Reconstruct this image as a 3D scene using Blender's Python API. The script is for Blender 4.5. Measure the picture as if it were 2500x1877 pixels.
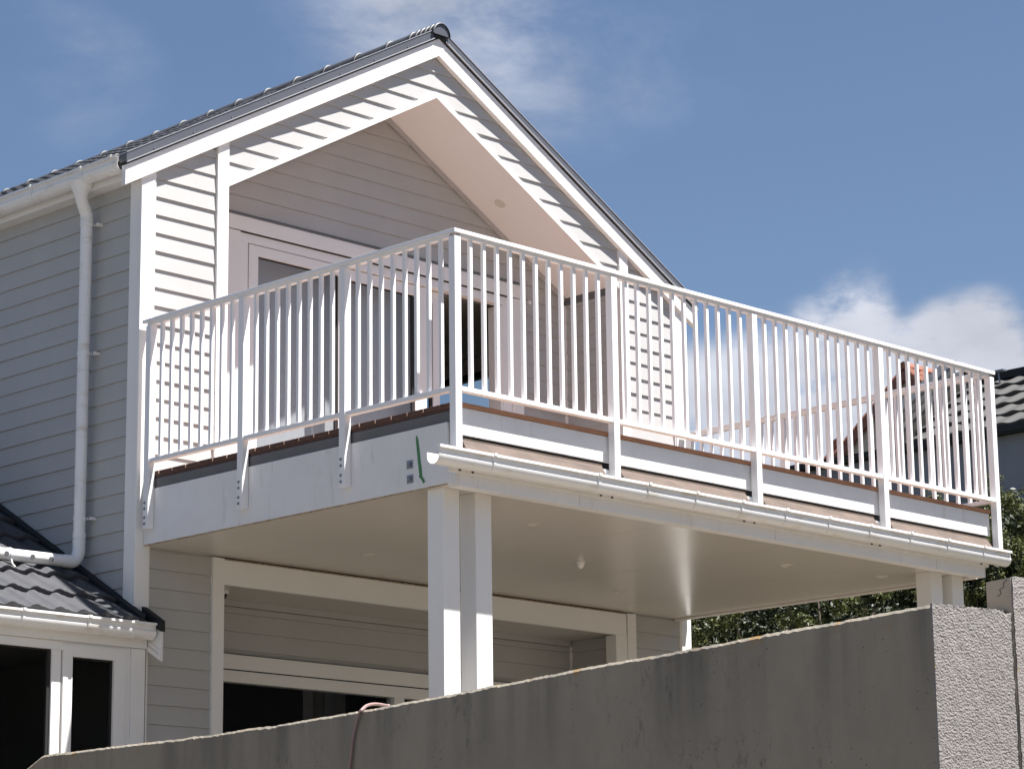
import bpy, math, random
import numpy as np
from mathutils import Matrix, Vector
random.seed(7)
rng = np.random.default_rng(7)
S = bpy.context.scene
COL = S.collection
for o in list(bpy.data.objects):
    bpy.data.objects.remove(o)

# ------------------------------------------------------------------ camera
CAM = (-10.36129, -10.66032, -3.35230)
YAW, PIT, ROL, FPX = 0.7928, 0.2266, -0.0129, 6526.63
cy_, sy_, cp_, sp_ = math.cos(YAW), math.sin(YAW), math.cos(PIT), math.sin(PIT)
FWD = Vector((sy_ * cp_, cy_ * cp_, sp_))
_r = Vector((cy_, -sy_, 0)); _u = _r.cross(FWD)
RGT = _r * math.cos(ROL) + _u * math.sin(ROL)
UPV = -_r * math.sin(ROL) + _u * math.cos(ROL)
cd = bpy.data.cameras.new("camera"); cam = bpy.data.objects.new("camera", cd); COL.objects.link(cam)
m = Matrix((RGT, UPV, -FWD)).transposed().to_4x4(); m.translation = Vector(CAM); cam.matrix_world = m
cd.sensor_fit = 'HORIZONTAL'; cd.sensor_width = 36.0; cd.lens = FPX / 2500 * 36
cd.clip_start = 0.1; cd.clip_end = 3000
S.camera = cam

def pixdir(px, py):
    d = FWD + RGT * ((px - 1250) / FPX) - UPV * ((py - 938.5) / FPX)
    return d.normalized()

# ------------------------------------------------------------------ sun, sky, exposure
SUN = Vector((0.57, -1.0, 2.9)).normalized()
EL = math.asin(SUN.z); AZ = math.atan2(SUN.x, SUN.y)
sl = bpy.data.lights.new("sun", 'SUN'); sl.energy = 5.0; sl.angle = math.radians(0.53); sl.color = (1.0, 0.975, 0.95)
so = bpy.data.objects.new("sun", sl); COL.objects.link(so)
so.rotation_euler = SUN.to_track_quat('Z', 'Y').to_euler(); so.location = (5, -10, 30)

S.view_settings.view_transform = 'Standard'; S.view_settings.look = 'None'
S.view_settings.gamma = 1; S.view_settings.use_curve_mapping = False
S.view_settings.exposure = 1.52

w = bpy.data.worlds.new("World"); S.world = w; w.use_nodes = True
nt = w.node_tree; nt.nodes.clear()
def N(nt, t, **k):
    n = nt.nodes.new(t)
    for a, b in k.items():
        setattr(n, a, b)
    return n
def lk(nt, a, b): nt.links.new(a, b)
def math_(nt, op, a, b=None, clamp=False):
    n = N(nt, 'ShaderNodeMath', operation=op, use_clamp=clamp)
    for i, x in enumerate((a, b)):
        if x is None: continue
        if isinstance(x, (int, float)): n.inputs[i].default_value = x
        else: lk(nt, x, n.inputs[i])
    return n.outputs[0]
out = N(nt, 'ShaderNodeOutputWorld')
sky = N(nt, 'ShaderNodeTexSky', sky_type='NISHITA', sun_disc=False)
sky.sun_elevation = EL; sky.sun_rotation = AZ; sky.altitude = 50; sky.air_density = 1.0; sky.dust_density = 0.6; sky.ozone_density = 2.0
bg = N(nt, 'ShaderNodeBackground'); bg.inputs[1].default_value = 0.05
tint = N(nt, 'ShaderNodeVectorMath', operation='MULTIPLY'); lk(nt, sky.outputs[0], tint.inputs[0]); tint.inputs[1].default_value = (.69, .70, .74)
lk(nt, tint.outputs[0], bg.inputs[0])
geo = N(nt, 'ShaderNodeTexCoord')
vec = geo.outputs['Generated']
def blob(px, py, rad_px, power=1.0):
    d = pixdir(px, py)
    n = N(nt, 'ShaderNodeVectorMath', operation='DOT_PRODUCT'); lk(nt, vec, n.inputs[0]); n.inputs[1].default_value = d
    c = math.cos(rad_px / FPX)
    r = N(nt, 'ShaderNodeMapRange', interpolation_type='SMOOTHSTEP'); lk(nt, n.outputs['Value'], r.inputs[0])
    r.inputs[1].default_value = c; r.inputs[2].default_value = 1.0; r.inputs[4].default_value = power
    return r.outputs[0]
mp = N(nt, 'ShaderNodeMapping'); mp.inputs['Scale'].default_value = (1, 1, 2.0); lk(nt, vec, mp.inputs[0])
n1 = N(nt, 'ShaderNodeTexNoise'); n1.inputs['Scale'].default_value = 13; n1.inputs['Detail'].default_value = 7; n1.inputs['Roughness'].default_value = 0.6
n1.inputs['Distortion'].default_value = 0.25; lk(nt, mp.outputs[0], n1.inputs[0])
BL = [(1150, 20, 460, .16), (1400, 130, 380, .16), (1000, -80, 420, .18), (850, 40, 340, .12), (1700, 120, 300, .09), (120, 130, 330, .12), (250, 250, 260, .07),
      (2060, 800, 170, .60), (2360, 860, 190, .85), (2000, 980, 320, .50), (1800, 1040, 300, .48), (2250, 1010, 300, .70), (2560, 1020, 240, .25), (2100, 700, 110, .30), (2430, 770, 110, .35), (1700, 1100, 300, .3), (1180, 900, 200, .2)]
acc = None
for b in BL:
    o_ = blob(*b); acc = o_ if acc is None else math_(nt, 'ADD', acc, o_)
nn = math_(nt, 'MULTIPLY', math_(nt, 'SUBTRACT', n1.outputs[0], 0.5), 5.0)
# a loose, even scatter of the same thin cloud over the rest of the dome
n2 = N(nt, 'ShaderNodeTexNoise'); n2.inputs['Scale'].default_value = 2.2; n2.inputs['Detail'].default_value = 5; lk(nt, mp.outputs[0], n2.inputs[0])
sc = math_(nt, 'MULTIPLY', math_(nt, 'SUBTRACT', n2.outputs[0], 0.60), 1.5, True)
acc2 = math_(nt, 'MULTIPLY', acc, math_(nt, 'ADD', 1.0, nn), True)
acc2 = math_(nt, 'ADD', acc2, math_(nt, 'MULTIPLY', sc, 0.35), True)
mr = N(nt, 'ShaderNodeMapRange', interpolation_type='SMOOTHSTEP'); lk(nt, acc2, mr.inputs[0]); mr.inputs[1].default_value = 0.05; mr.inputs[2].default_value = 1.0; mr.inputs[4].default_value = 0.93
bgc = N(nt, 'ShaderNodeBackground'); bgc.inputs[0].default_value = (0.80, 0.83, 0.93, 1); bgc.inputs[1].default_value = 0.30
n3 = N(nt, 'ShaderNodeTexNoise'); n3.inputs['Scale'].default_value = 16; n3.inputs['Detail'].default_value = 6; lk(nt, mp.outputs[0], n3.inputs[0])
cb = N(nt, 'ShaderNodeMapRange'); lk(nt, n3.outputs[0], cb.inputs[0]); cb.inputs[1].default_value = .35; cb.inputs[2].default_value = .65; cb.inputs[3].default_value = .25; cb.inputs[4].default_value = .34
lk(nt, cb.outputs[0], bgc.inputs[1])
mx = N(nt, 'ShaderNodeMixShader'); lk(nt, mr.outputs[0], mx.inputs[0]); lk(nt, bg.outputs[0], mx.inputs[1]); lk(nt, bgc.outputs[0], mx.inputs[2])
lk(nt, mx.outputs[0], out.inputs[0])

# ------------------------------------------------------------------ materials
def mat(name, col, rough=0.5, var=0.06, vscale=3.0, bump=0.0, bscale=60, streak=None, metal=0.0, coat=0.0, spec=0.5, mix2=None):
    m = bpy.data.materials.new(name); m.use_nodes = True; t = m.node_tree
    p = t.nodes['Principled BSDF']; p.inputs['Roughness'].default_value = rough; p.inputs['Metallic'].default_value = metal
    p.inputs['Specular IOR Level'].default_value = spec; p.inputs['Coat Weight'].default_value = coat
    g = N(t, 'ShaderNodeNewGeometry')
    nz = N(t, 'ShaderNodeTexNoise'); nz.inputs['Scale'].default_value = vscale; nz.inputs['Detail'].default_value = 6; nz.inputs['Roughness'].default_value = .6
    lk(t, g.outputs['Position'], nz.inputs[0])
    r = N(t, 'ShaderNodeMapRange'); lk(t, nz.outputs[0], r.inputs[0]); r.inputs[1].default_value = .3; r.inputs[2].default_value = .7
    r.inputs[3].default_value = 1 - var; r.inputs[4].default_value = 1 + var
    mul = N(t, 'ShaderNodeVectorMath', operation='SCALE'); mul.inputs[0].default_value = col; lk(t, r.outputs[0], mul.inputs['Scale'])
    cur = mul.outputs[0]
    if mix2:   # second colour through another noise: (colour, scale, lo, hi, stretch)
        c2, s2, lo, hi, st = mix2
        mp = N(t, 'ShaderNodeMapping'); mp.inputs['Scale'].default_value = st; lk(t, g.outputs['Position'], mp.inputs[0])
        z2 = N(t, 'ShaderNodeTexNoise'); z2.inputs['Scale'].default_value = s2; z2.inputs['Detail'].default_value = 7; z2.inputs['Roughness'].default_value = .62; lk(t, mp.outputs[0], z2.inputs[0])
        rr = N(t, 'ShaderNodeMapRange'); lk(t, z2.outputs[0], rr.inputs[0]); rr.inputs[1].default_value = lo; rr.inputs[2].default_value = hi
        mm = N(t, 'ShaderNodeMix', data_type='RGBA'); lk(t, rr.outputs[0], mm.inputs[0]); lk(t, cur, mm.inputs[6]); mm.inputs[7].default_value = (*c2, 1); cur = mm.outputs[2]
    lk(t, cur, p.inputs['Base Color'])
    if bump:
        bz = N(t, 'ShaderNodeTexNoise'); bz.inputs['Scale'].default_value = bscale; bz.inputs['Detail'].default_value = 4; lk(t, g.outputs['Position'], bz.inputs[0])
        b = N(t, 'ShaderNodeBump'); b.inputs['Strength'].default_value = bump; b.inputs['Distance'].default_value = .01; lk(t, bz.outputs[0], b.inputs['Height']); lk(t, b.outputs[0], p.inputs['Normal'])
    return m
TRIM = mat("white_trim_paint", (.80, .783, .757), .38, .025, 2.5, mix2=((.66, .63, .58), 5, .66, .95, (1, 1, .25)))
RAIL = mat("white_powder_coat", (.82, .81, .81), .34, .015, 4)
BOARD = mat("pale_grey_board_paint", (.435, .427, .412), .5, .035, 3.5, bump=.05, bscale=25, mix2=((.385, .375, .36), 3, .6, .9, (.3, .3, 1)))
FASC = mat("fascia_sheet_paint", (.76, .75, .745), .5, .04, 4, mix2=((.50, .46, .40), 12, .58, .90, (1, 1, .2)))
RUST = mat("weathered_sheet_edge", (.42, .33, .24), .8, .3, 20, mix2=((.20, .12, .07), 30, .45, .7, (1, 1, 1)))
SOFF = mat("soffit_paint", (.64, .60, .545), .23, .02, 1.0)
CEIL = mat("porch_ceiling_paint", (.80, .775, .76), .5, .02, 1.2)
PVC = mat("white_pvc", (.80, .79, .775), .22, .02, 3, coat=.2, mix2=((.58, .49, .34), 9, .54, .82, (.5, .5, 1.6)))
TILE = mat("charcoal_tile", (.046, .047, .052), .55, .16, 9, bump=.12, bscale=160)
FLASH = mat("charcoal_flashing", (.085, .09, .105), .42, .05, 4)
EDGE = mat("painted_highlight_edge", (.34, .34, .36), .3, .03, 4)  # lighter grey puts the sunlit highlight of the folded lips into the colour
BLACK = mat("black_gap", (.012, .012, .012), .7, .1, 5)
DGREY = mat("dark_grey_membrane", (.13, .13, .135), .7, .08, 6)
WOOD = mat("hardwood_decking", (.27, .185, .15), .5, .22, 6, bump=.15, bscale=70, mix2=((.20, .125, .095), 9, .4, .72, (.3, 3, 3)))
WOODE = mat('dark_end_grain', (.085, .038, .026), .7, .25, 30)
WOODL = mat('paler_edge_board', (.44, .215, .11), .5, .15, 4, mix2=((.30, .135, .07), 7, .4, .75, (.25, 3, 3)))  # paler, redder brown for the front deck board only
PLY = mat("weathered_flashing_board", (.095, .066, .050), .8, .22, 9, bump=.15, bscale=40, mix2=((.05, .034, .025), 5, .48, .75, (.6, 3, 1)))
STEEL = mat("galvanised_steel", (.27, .28, .31), .45, .15, 40, metal=.7)
DARKM = mat("dark_bolt", (.05, .045, .045), .5, .2, 30)
GREEN = mat("green_tape", (.055, .21, .075), .55, .08, 25)
BLIND = mat("roller_blind", (.62, .60, .62), .7, .02, 2)
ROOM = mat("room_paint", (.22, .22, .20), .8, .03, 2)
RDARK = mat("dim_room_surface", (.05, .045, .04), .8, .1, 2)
ASPH = mat("asphalt", (.095, .082, .066), .9, .1, 3, bump=.2, bscale=60)
SOIL = mat("soil_and_grass", (.035, .038, .022), .95, .3, 2, bump=.4, bscale=8)
PAVE = mat("pale_concrete_paving", (.155, .132, .105), .9, .08, 2, bump=.1, bscale=50)
NWALL = mat("neighbour_wall_paint", (.23, .235, .26), .8, .08, 1.5, mix2=((.18, .185, .21), 2, .45, .75, (1, 1, .15)))
CREAM = mat("cream_gable_paint", (.50, .43, .37), .8, .05, 2)
REDB = mat("red_brown_barge", (.20, .075, .05), .6, .1, 4)
RTILE = mat("terracotta_tile", (.26, .10, .06), .7, .2, 10)
NTILE = mat("neighbour_dark_tile", (.052, .051, .047), .75, .14, 7)
BARK = mat("hedge_bark", (.09, .07, .05), .9, .2, 30)
LENS = mat("smoked_dome", (.01, .01, .012), .08, .02, 5)
HOSEM = mat("braided_hose", (.42, .27, .25), .45, .05, 8)

def checker_hose():
    t = HOSEM.node_tree; p = t.nodes['Principled BSDF']; tc = N(t, 'ShaderNodeTexCoord')
    ck = N(t, 'ShaderNodeTexChecker'); lk(t, tc.outputs['UV'], ck.inputs[0]); ck.inputs['Scale'].default_value = 1
    ck.inputs[1].default_value = (.46, .31, .29, 1); ck.inputs[2].default_value = (.10, .06, .06, 1)
    mp = N(t, 'ShaderNodeMapping'); mp.inputs['Scale'].default_value = (8, 1, 1); lk(t, tc.outputs['UV'], mp.inputs[0]); lk(t, mp.outputs[0], ck.inputs[0])
    lk(t, ck.outputs[0], p.inputs['Base Color'])
checker_hose()

def glassmat(nm="window_glass", ior=1.5):
    m = bpy.data.materials.new(nm); m.use_nodes = True; t = m.node_tree; t.nodes.clear()
    o = N(t, 'ShaderNodeOutputMaterial'); tr = N(t, 'ShaderNodeBsdfTransparent'); tr.inputs[0].default_value = (.86, .88, .88, 1)
    gl = N(t, 'ShaderNodeBsdfGlossy'); gl.inputs['Roughness'].default_value = .02; gl.inputs[0].default_value = (.9, .92, .95, 1)
    fr = N(t, 'ShaderNodeFresnel'); fr.inputs[0].default_value = ior
    gg = N(t, 'ShaderNodeNewGeometry'); fac = math_(t, 'MULTIPLY', fr.outputs[0], math_(t, 'SUBTRACT', 1.0, gg.outputs['Backfacing']))
    mx = N(t, 'ShaderNodeMixShader'); lk(t, fac, mx.inputs[0]); lk(t, tr.outputs[0], mx.inputs[1]); lk(t, gl.outputs[0], mx.inputs[2]); lk(t, mx.outputs[0], o.inputs[0])
    return m
GLASS = glassmat(); GLASSC = glassmat('coated_glass', 1.6)

def concrete(name, base, dark, rough_face=False):
    m = bpy.data.materials.new(name); m.use_nodes = True; t = m.node_tree; p = t.nodes['Principled BSDF']; p.inputs['Roughness'].default_value = .92
    g = N(t, 'ShaderNodeNewGeometry'); pos = g.outputs['Position']
    def noise(sc, det, st=(1, 1, 1), rg=.6):
        mp = N(t, 'ShaderNodeMapping'); mp.inputs['Scale'].default_value = st; lk(t, pos, mp.inputs[0])
        z = N(t, 'ShaderNodeTexNoise'); z.inputs['Scale'].default_value = sc; z.inputs['Detail'].default_value = det; z.inputs['Roughness'].default_value = rg; lk(t, mp.outputs[0], z.inputs[0]); return z.outputs[0]
    def mixc(fac, a, b):
        mm = N(t, 'ShaderNodeMix', data_type='RGBA'); lk(t, fac, mm.inputs[0])
        if isinstance(a, tuple): mm.inputs[6].default_value = (*a, 1)
        else: lk(t, a, mm.inputs[6])
        mm.inputs[7].default_value = (*b, 1); return mm.outputs[2]
    def rng_(x, lo, hi, a=0., b=1.):
        r = N(t, 'ShaderNodeMapRange'); lk(t, x, r.inputs[0]); r.inputs[1].default_value = lo; r.inputs[2].default_value = hi; r.inputs[3].default_value = a; r.inputs[4].default_value = b; return r.outputs[0]
    c = mixc(rng_(noise(1.3, 9, (1, 1, .6), .7), .38, .62), base, dark)
    if not rough_face:
        # vertical rain streaks that start at the top edge, and small pits
        sep = N(t, 'ShaderNodeSeparateXYZ'); lk(t, pos, sep.inputs[0])
        hi = rng_(sep.outputs[2], -2.45, -1.93)
        st = math_(t, 'MULTIPLY', rng_(noise(2.2, 7, (1, 1.6, .10)), .46, .72), hi, True)
        c = mixc(st, c, (.10, .092, .082))
        ed = rng_(sep.outputs[2], -2.02, -1.94)
        or_ = math_(t, 'MULTIPLY', rng_(noise(9, 8, (1, 1, .8), .75), .56, .63), ed, True)
        c = mixc(or_, c, (.30, .17, .04))
        mo = math_(t, 'MULTIPLY', rng_(noise(17, 8, (1, 1, .5), .8), .54, .66), rng_(noise(1.7, 3), .48, .6), True)
        c = mixc(math_(t, 'MULTIPLY', mo, .55), c, (.055, .052, .045))
        pit = N(t, 'ShaderNodeTexVoronoi'); pit.inputs['Scale'].default_value = 26; lk(t, pos, pit.inputs[0])
        pf = math_(t, 'MULTIPLY', rng_(pit.outputs[0], .05, .12, 1, 0), rng_(noise(3, 4), .50, .60), True)
        c = mixc(pf, c, (.06, .055, .05))
        b = N(t, 'ShaderNodeBump'); b.inputs['Strength'].default_value = .35; b.inputs['Distance'].default_value = .006; lk(t, noise(70, 6), b.inputs['Height']); lk(t, b.outputs[0], p.inputs['Normal'])
    else:
        vz = noise(120, 2, (1, 1, 1), .5)
        c = mixc(rng_(vz, .55, .30), c, tuple(x * .72 for x in base))
        or_ = rng_(noise(7, 5), .70, .76)
        c = mixc(or_, c, (.36, .27, .08))
        b = N(t, 'ShaderNodeBump'); b.inputs['Strength'].default_value = .85; b.inputs['Distance'].default_value = .008; lk(t, vz, b.inputs['Height']); lk(t, b.outputs[0], p.inputs['Normal'])
    lk(t, c, p.inputs['Base Color']); return m
CONC = concrete("stained_concrete", (.305, .268, .21), (.245, .215, .17))
ROUGH = concrete("roughcast_plaster", (.285, .262, .245), (.245, .225, .21), True)

def leafmat(name, c):
    m = bpy.data.materials.new(name); m.use_nodes = True; t = m.node_tree; p = t.nodes['Principled BSDF']; p.inputs['Roughness'].default_value = .5; p.inputs['Specular IOR Level'].default_value = .3
    g = N(t, 'ShaderNodeNewGeometry')
    cr = N(t, 'ShaderNodeValToRGB'); lk(t, g.outputs['Random Per Island'], cr.inputs[0])
    cr.color_ramp.elements[0].color = (c[0] * .5, c[1] * .55, c[2] * .6, 1); cr.color_ramp.elements[1].color = (c[0] * 1.7, c[1] * 1.45, c[2] * 1.3, 1)
    lk(t, cr.outputs[0], p.inputs['Base Color'])
    tl = N(t, 'ShaderNodeBsdfTranslucent'); lk(t, cr.outputs[0], tl.inputs[0])
    mx = N(t, 'ShaderNodeMixShader'); mx.inputs[0].default_value = .15; lk(t, p.outputs[0], mx.inputs[1]); lk(t, tl.outputs[0], mx.inputs[2]); lk(t, mx.outputs[0], t.nodes['Material Output'].inputs[0])
    return m
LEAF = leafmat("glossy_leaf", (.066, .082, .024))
LEAFD = leafmat("shade_dark_leaf", (.022, .032, .012))  # darker copy of the leaf; shade inside the hedge is in its colour

# ------------------------------------------------------------------ mesh helpers
class MB:
    def __init__(s): s.v = []; s.f = []; s.mi = []; s.uv = None
    def add(s, vs, fs, mi=0):
        b = len(s.v); s.v += [tuple(x) for x in vs]; s.f += [tuple(b + i for i in f) for f in fs]; s.mi += [mi] * len(fs); return s
    def box(s, x0, x1, y0, y1, z0, z1, mi=0):
        vs = [(x, y, z) for z in (z0, z1) for y in (y0, y1) for x in (x0, x1)]
        return s.add(vs, [(0, 2, 3, 1), (4, 5, 7, 6), (0, 1, 5, 4), (2, 6, 7, 3), (0, 4, 6, 2), (1, 3, 7, 5)], mi)
    def loft(s, a, b, mi=0):
        n = len(a); vs = list(a) + list(b)
        fs = [tuple(range(n - 1, -1, -1)), tuple(range(n, 2 * n))] + [(i, (i + 1) % n, n + (i + 1) % n, n + i) for i in range(n)]
        return s.add(vs, fs, mi)
    def prism(s, pts, axis, a, b, mi=0):
        def P(p, t):
            return {0: (t, p[0], p[1]), 1: (p[0], t, p[1]), 2: (p[0], p[1], t)}[axis]
        return s.loft([P(p, a) for p in pts], [P(p, b) for p in pts], mi)
    def shell(s, prof, th, axis, a, b, mi=0):
        # open polyline profile given a thickness and swept from a to b along axis (0 x, 1 y)
        P_ = [Vector(p) for p in prof]; inn = []
        for i, p in enumerate(P_):
            t = (P_[min(i + 1, len(P_) - 1)] - P_[max(i - 1, 0)]).normalized(); inn.append(p + Vector((-t.y, t.x)) * th)
        n = len(P_)
        def P(p, t): return (t, p[0], p[1]) if axis == 0 else (p[0], t, p[1])
        vs = [P(p, a) for p in P_] + [P(p, a) for p in inn] + [P(p, b) for p in P_] + [P(p, b) for p in inn]
        fs = []
        for i in range(n - 1):
            fs += [(i, i + 1, 2 * n + i + 1, 2 * n + i), (n + i + 1, n + i, 3 * n + i, 3 * n + i + 1), (i, n + i, n + i + 1, i + 1), (2 * n + i, 2 * n + i + 1, 3 * n + i + 1, 3 * n + i)]
        fs += [(0, 2 * n, 3 * n, n), (n - 1, 2 * n - 1, 4 * n - 1, 3 * n - 1)]
        return s.add(vs, fs, mi)
    def tube(s, path, rad, n=16, mi=0, caps=True):
        P_ = [Vector(p) for p in path]; R = rad if isinstance(rad, (list, tuple)) else [rad] * len(P_)
        t0 = (P_[1] - P_[0]).normalized(); a = t0.orthogonal().normalized(); vs = []
        for i, p in enumerate(P_):
            t = (P_[min(i + 1, len(P_) - 1)] - P_[max(i - 1, 0)]).normalized()
            a = (a - t * a.dot(t)).normalized(); b = t.cross(a)
            for k in range(n):
                q = 2 * math.pi * k / n; vs.append(p + (a * math.cos(q) + b * math.sin(q)) * R[i])
        fs = [(i * n + k, i * n + (k + 1) % n, (i + 1) * n + (k + 1) % n, (i + 1) * n + k) for i in range(len(P_) - 1) for k in range(n)]
        if caps: fs += [tuple(range(n - 1, -1, -1)), tuple(range((len(P_) - 1) * n, len(P_) * n))]
        return s.add(vs, fs, mi)
    def mesh(s, name, mats, smooth=None):
        me = bpy.data.meshes.new(name); me.from_pydata(s.v, [], s.f)
        for m in (mats if isinstance(mats, (list, tuple)) else [mats]): me.materials.append(m)
        me.polygons.foreach_set('material_index', s.mi)
        if smooth:
            me.polygons.foreach_set('use_smooth', [True] * len(s.f)); me.set_sharp_from_angle(angle=math.radians(smooth))
        import bmesh
        bm = bmesh.new(); bm.from_mesh(me); bmesh.ops.recalc_face_normals(bm, faces=bm.faces); bm.to_mesh(me); bm.free()
        me.update(); return me
WM = {}
def thing(name, loc, label, cat, group=None):
    o = bpy.data.objects.new(name, None); COL.objects.link(o); o.location = loc; o.empty_display_size = .1
    o['label'] = label; o['category'] = cat
    if group: o['group'] = group
    WM[o.name] = Matrix.Translation(loc); return o
def place(name, me, parent=None, M=Matrix.Identity(4)):
    o = bpy.data.objects.new(name, me); COL.objects.link(o)
    if parent is not None:
        o.parent = parent; o.matrix_basis = WM[parent.name].inverted() @ M
    else: o.matrix_basis = M
    WM[o.name] = M.copy(); return o
def part(name, mb, mats, parent, smooth=None, bevel=0):
    """mesh given in world coordinates; its origin goes to the centre of its bounds"""
    c = Vector(np.mean([np.min(mb.v, 0), np.max(mb.v, 0)], 0)); mb.v = [tuple(Vector(p) - c) for p in mb.v]
    o = place(name, mb.mesh(name, mats, smooth), parent, Matrix.Translation(c))
    if bevel:
        b = o.modifiers.new('bevel', 'BEVEL'); b.width = bevel; b.segments = 2; b.limit_method = 'ANGLE'; b.harden_normals = False
    return o
def single(name, mb, mats, label, cat, smooth=None, group=None):
    o = part(name, mb, mats, None, smooth); o['label'] = label; o['category'] = cat
    if group: o['group'] = group
    return o
def struct(name, mb, mats, smooth=None):
    o = part(name, mb, mats, None, smooth); o['kind'] = 'structure'; return o
def B(*a): return MB().box(*a)
def clip(poly, a, b, c):
    out = []
    for i, p in enumerate(poly):
        q = poly[(i + 1) % len(poly)]; dp = a * p[0] + b * p[1] - c; dq = a * q[0] + b * q[1] - c
        if dp <= 0: out.append(p)
        if (dp < 0 < dq) or (dq < 0 < dp):
            t = dp / (dp - dq); out.append((p[0] + (q[0] - p[0]) * t, p[1] + (q[1] - p[1]) * t))
    return out
PITCH, Z0 = .1247, 1.3885          # weatherboard cover and the height of one lap line
def boards(parent, axis, plane, u0, u1, z0, z1, regions=None, m=None, sgn=-1, join_above=None):
    """lapped weatherboards, each its own object; regions: list of half-plane lists, the pieces of one board are joined"""
    k0 = math.floor((z0 - Z0) / PITCH); k1 = math.ceil((z1 - Z0) / PITCH)
    for k in range(k0, k1):
        zb = Z0 + k * PITCH; zt = zb + PITCH - .001; mb = MB()
        for hp in (regions or [[]]):
            if mb.v and zt < (join_above or 0) : part('weatherboard', mb, m or BOARD, parent); mb = MB()
            poly = [(u0, max(zb, z0)), (u1, max(zb, z0)), (u1, min(zt, z1)), (u0, min(zt, z1))]
            for h in hp:
                poly = clip(poly, *h)
                if len(poly) < 3: break
            if len(poly) < 3: continue
            jit = random.uniform(-.0008, .0008)
            def off(z): return .0150 + jit - (z - zb) / PITCH * .0105
            if axis == 1: fr = [(u, plane + sgn * off(z), z) for u, z in poly]; bk = [(u, plane, z) for u, z in poly]
            else: fr = [(plane + sgn * off(z), u, z) for u, z in poly]; bk = [(plane, u, z) for u, z in poly]
            mb.loft(fr, bk)
        if mb.v: part('weatherboard', mb, m or BOARD, parent)

# ------------------------------------------------------------------ ground and hill
g = MB()
xs = [-400, -60, -20, 60, 400]
g.add([(-500, -500, -4.97), (500, -500, -4.97), (500, 500, -4.97), (-500, 500, -4.97)], [(0, 1, 2, 3)])
struct('ground', g, ASPH)
g = B(-60, 60, -60, -5.2, -5.2, -4.95); struct('road', g, ASPH)
# raised terrace behind the retaining wall, then the bank that climbs to the neighbours
g = MB(); nx, ny = 50, 50
def hz(x, y):
    t = min(max((x - 6.3) / 8.0, 0), 1); h = -3.0 + 4.8 * (t * t * (3 - 2 * t))
    if x > 16: h += (x - 16) * .08
    return h + (.12 * math.sin(x * 1.3 + y * .7) if x > 6.5 else 0)
X = [-1.7, 2, 6.2] + list(np.linspace(6.6, 18, 24)) + list(np.linspace(20, 60, 8)); Y = list(np.linspace(-4.85, 40, 40))
vs = [(x + (.0 if i else (y + 4.812) * .14 - .2 if y < 2.4 else -5.5), y, hz(x, y)) for i, x in enumerate(X) for y in Y]
fs = [(i * len(Y) + j, (i + 1) * len(Y) + j, (i + 1) * len(Y) + j + 1, i * len(Y) + j + 1) for i in range(len(X) - 1) for j in range(len(Y) - 1)]
g.add(vs, fs); tr = struct('terrace_bank', g, [PAVE, SOIL])
for pl in tr.data.polygons: pl.material_index = 1 if (pl.center.x + tr.location.x) > 6.4 else 0

# ------------------------------------------------------------------ the house
AX, SL = 2.695, .5603              # ridge position and roof slope
HW = 5.39; HY = 13.2           # width and length
YW = 2.963                         # plane of the front cladding
house = thing('white_house', (AX, 5, -3.0), 'white weatherboard house with dark gable roof and recessed upper porch', 'house')
def rake(x, apex): return apex - SL * abs(x - AX)
OPA, OPL, OPR = 3.184, .724, 4.667  # porch opening apex height, left and right edges
YB = 3.518                         # porch and garage recess back wall
# gable front boards: left half and right half round the opening
RK = 3.53
hpL = [(1, 0, AX), (-SL, 1, RK - SL * AX)]; hpR = [(-1, 0, -AX), (SL, 1, RK + SL * AX)]
OP = OPA + .045
reg = [hpL + [(SL, -1, -(OP - SL * AX))], hpR + [(-SL, -1, -(OP + SL * AX))]]
boards(house, 1, YW + .012, .726, 4.665, 2.0, 3.52, [reg[0], reg[1]], join_above=OP)
LB = YW + .012
boards(house, 1, LB, .11, .627, -.05, 2.32, [hpL])
boards(house, 1, LB, 4.764, 5.285, -.05, 2.32, [hpR])
boards(house, 1, LB, .11, .627, -2.98, -.485)
boards(house, 1, LB, 4.764, 5.285, -2.98, -.485)
for (a, b) in ((.096, .110), (5.285, 5.299)):
    part('scriber_strip', B(a, b, 2.952, 2.99, -2.98, rake((a + b) / 2, 3.5)), TRIM, house)
# solid walls behind the cladding
shell = MB()
shell.box(.012, .11, 2.99, HY - .1, -3, 2.02)            # left wall
shell.box(.11, .722, 2.976, 3.07, -3, 2.25)
shell.box(4.669, 5.28, 2.976, 3.07, -3, 2.25)
shell.box(.11, 5.28, 7.3, 7.4, -3, 2.1); shell.prism([(.11, -3), (5.28, -3), (5.28, 2.1), (AX, 3.55), (.11, 2.1)], 1, HY - .2, HY - .1)
# right wall with a window hole
shell.box(5.28, 5.378, 2.99, 4.9, -3, 2.02); shell.box(5.28, 5.378, 6.4, HY - .1, -3, 2.02); shell.box(5.28, 5.378, 4.9, 6.4, -3, .1); shell.box(5.28, 5.378, 4.9, 6.4, 1.89, 2.02)
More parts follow.
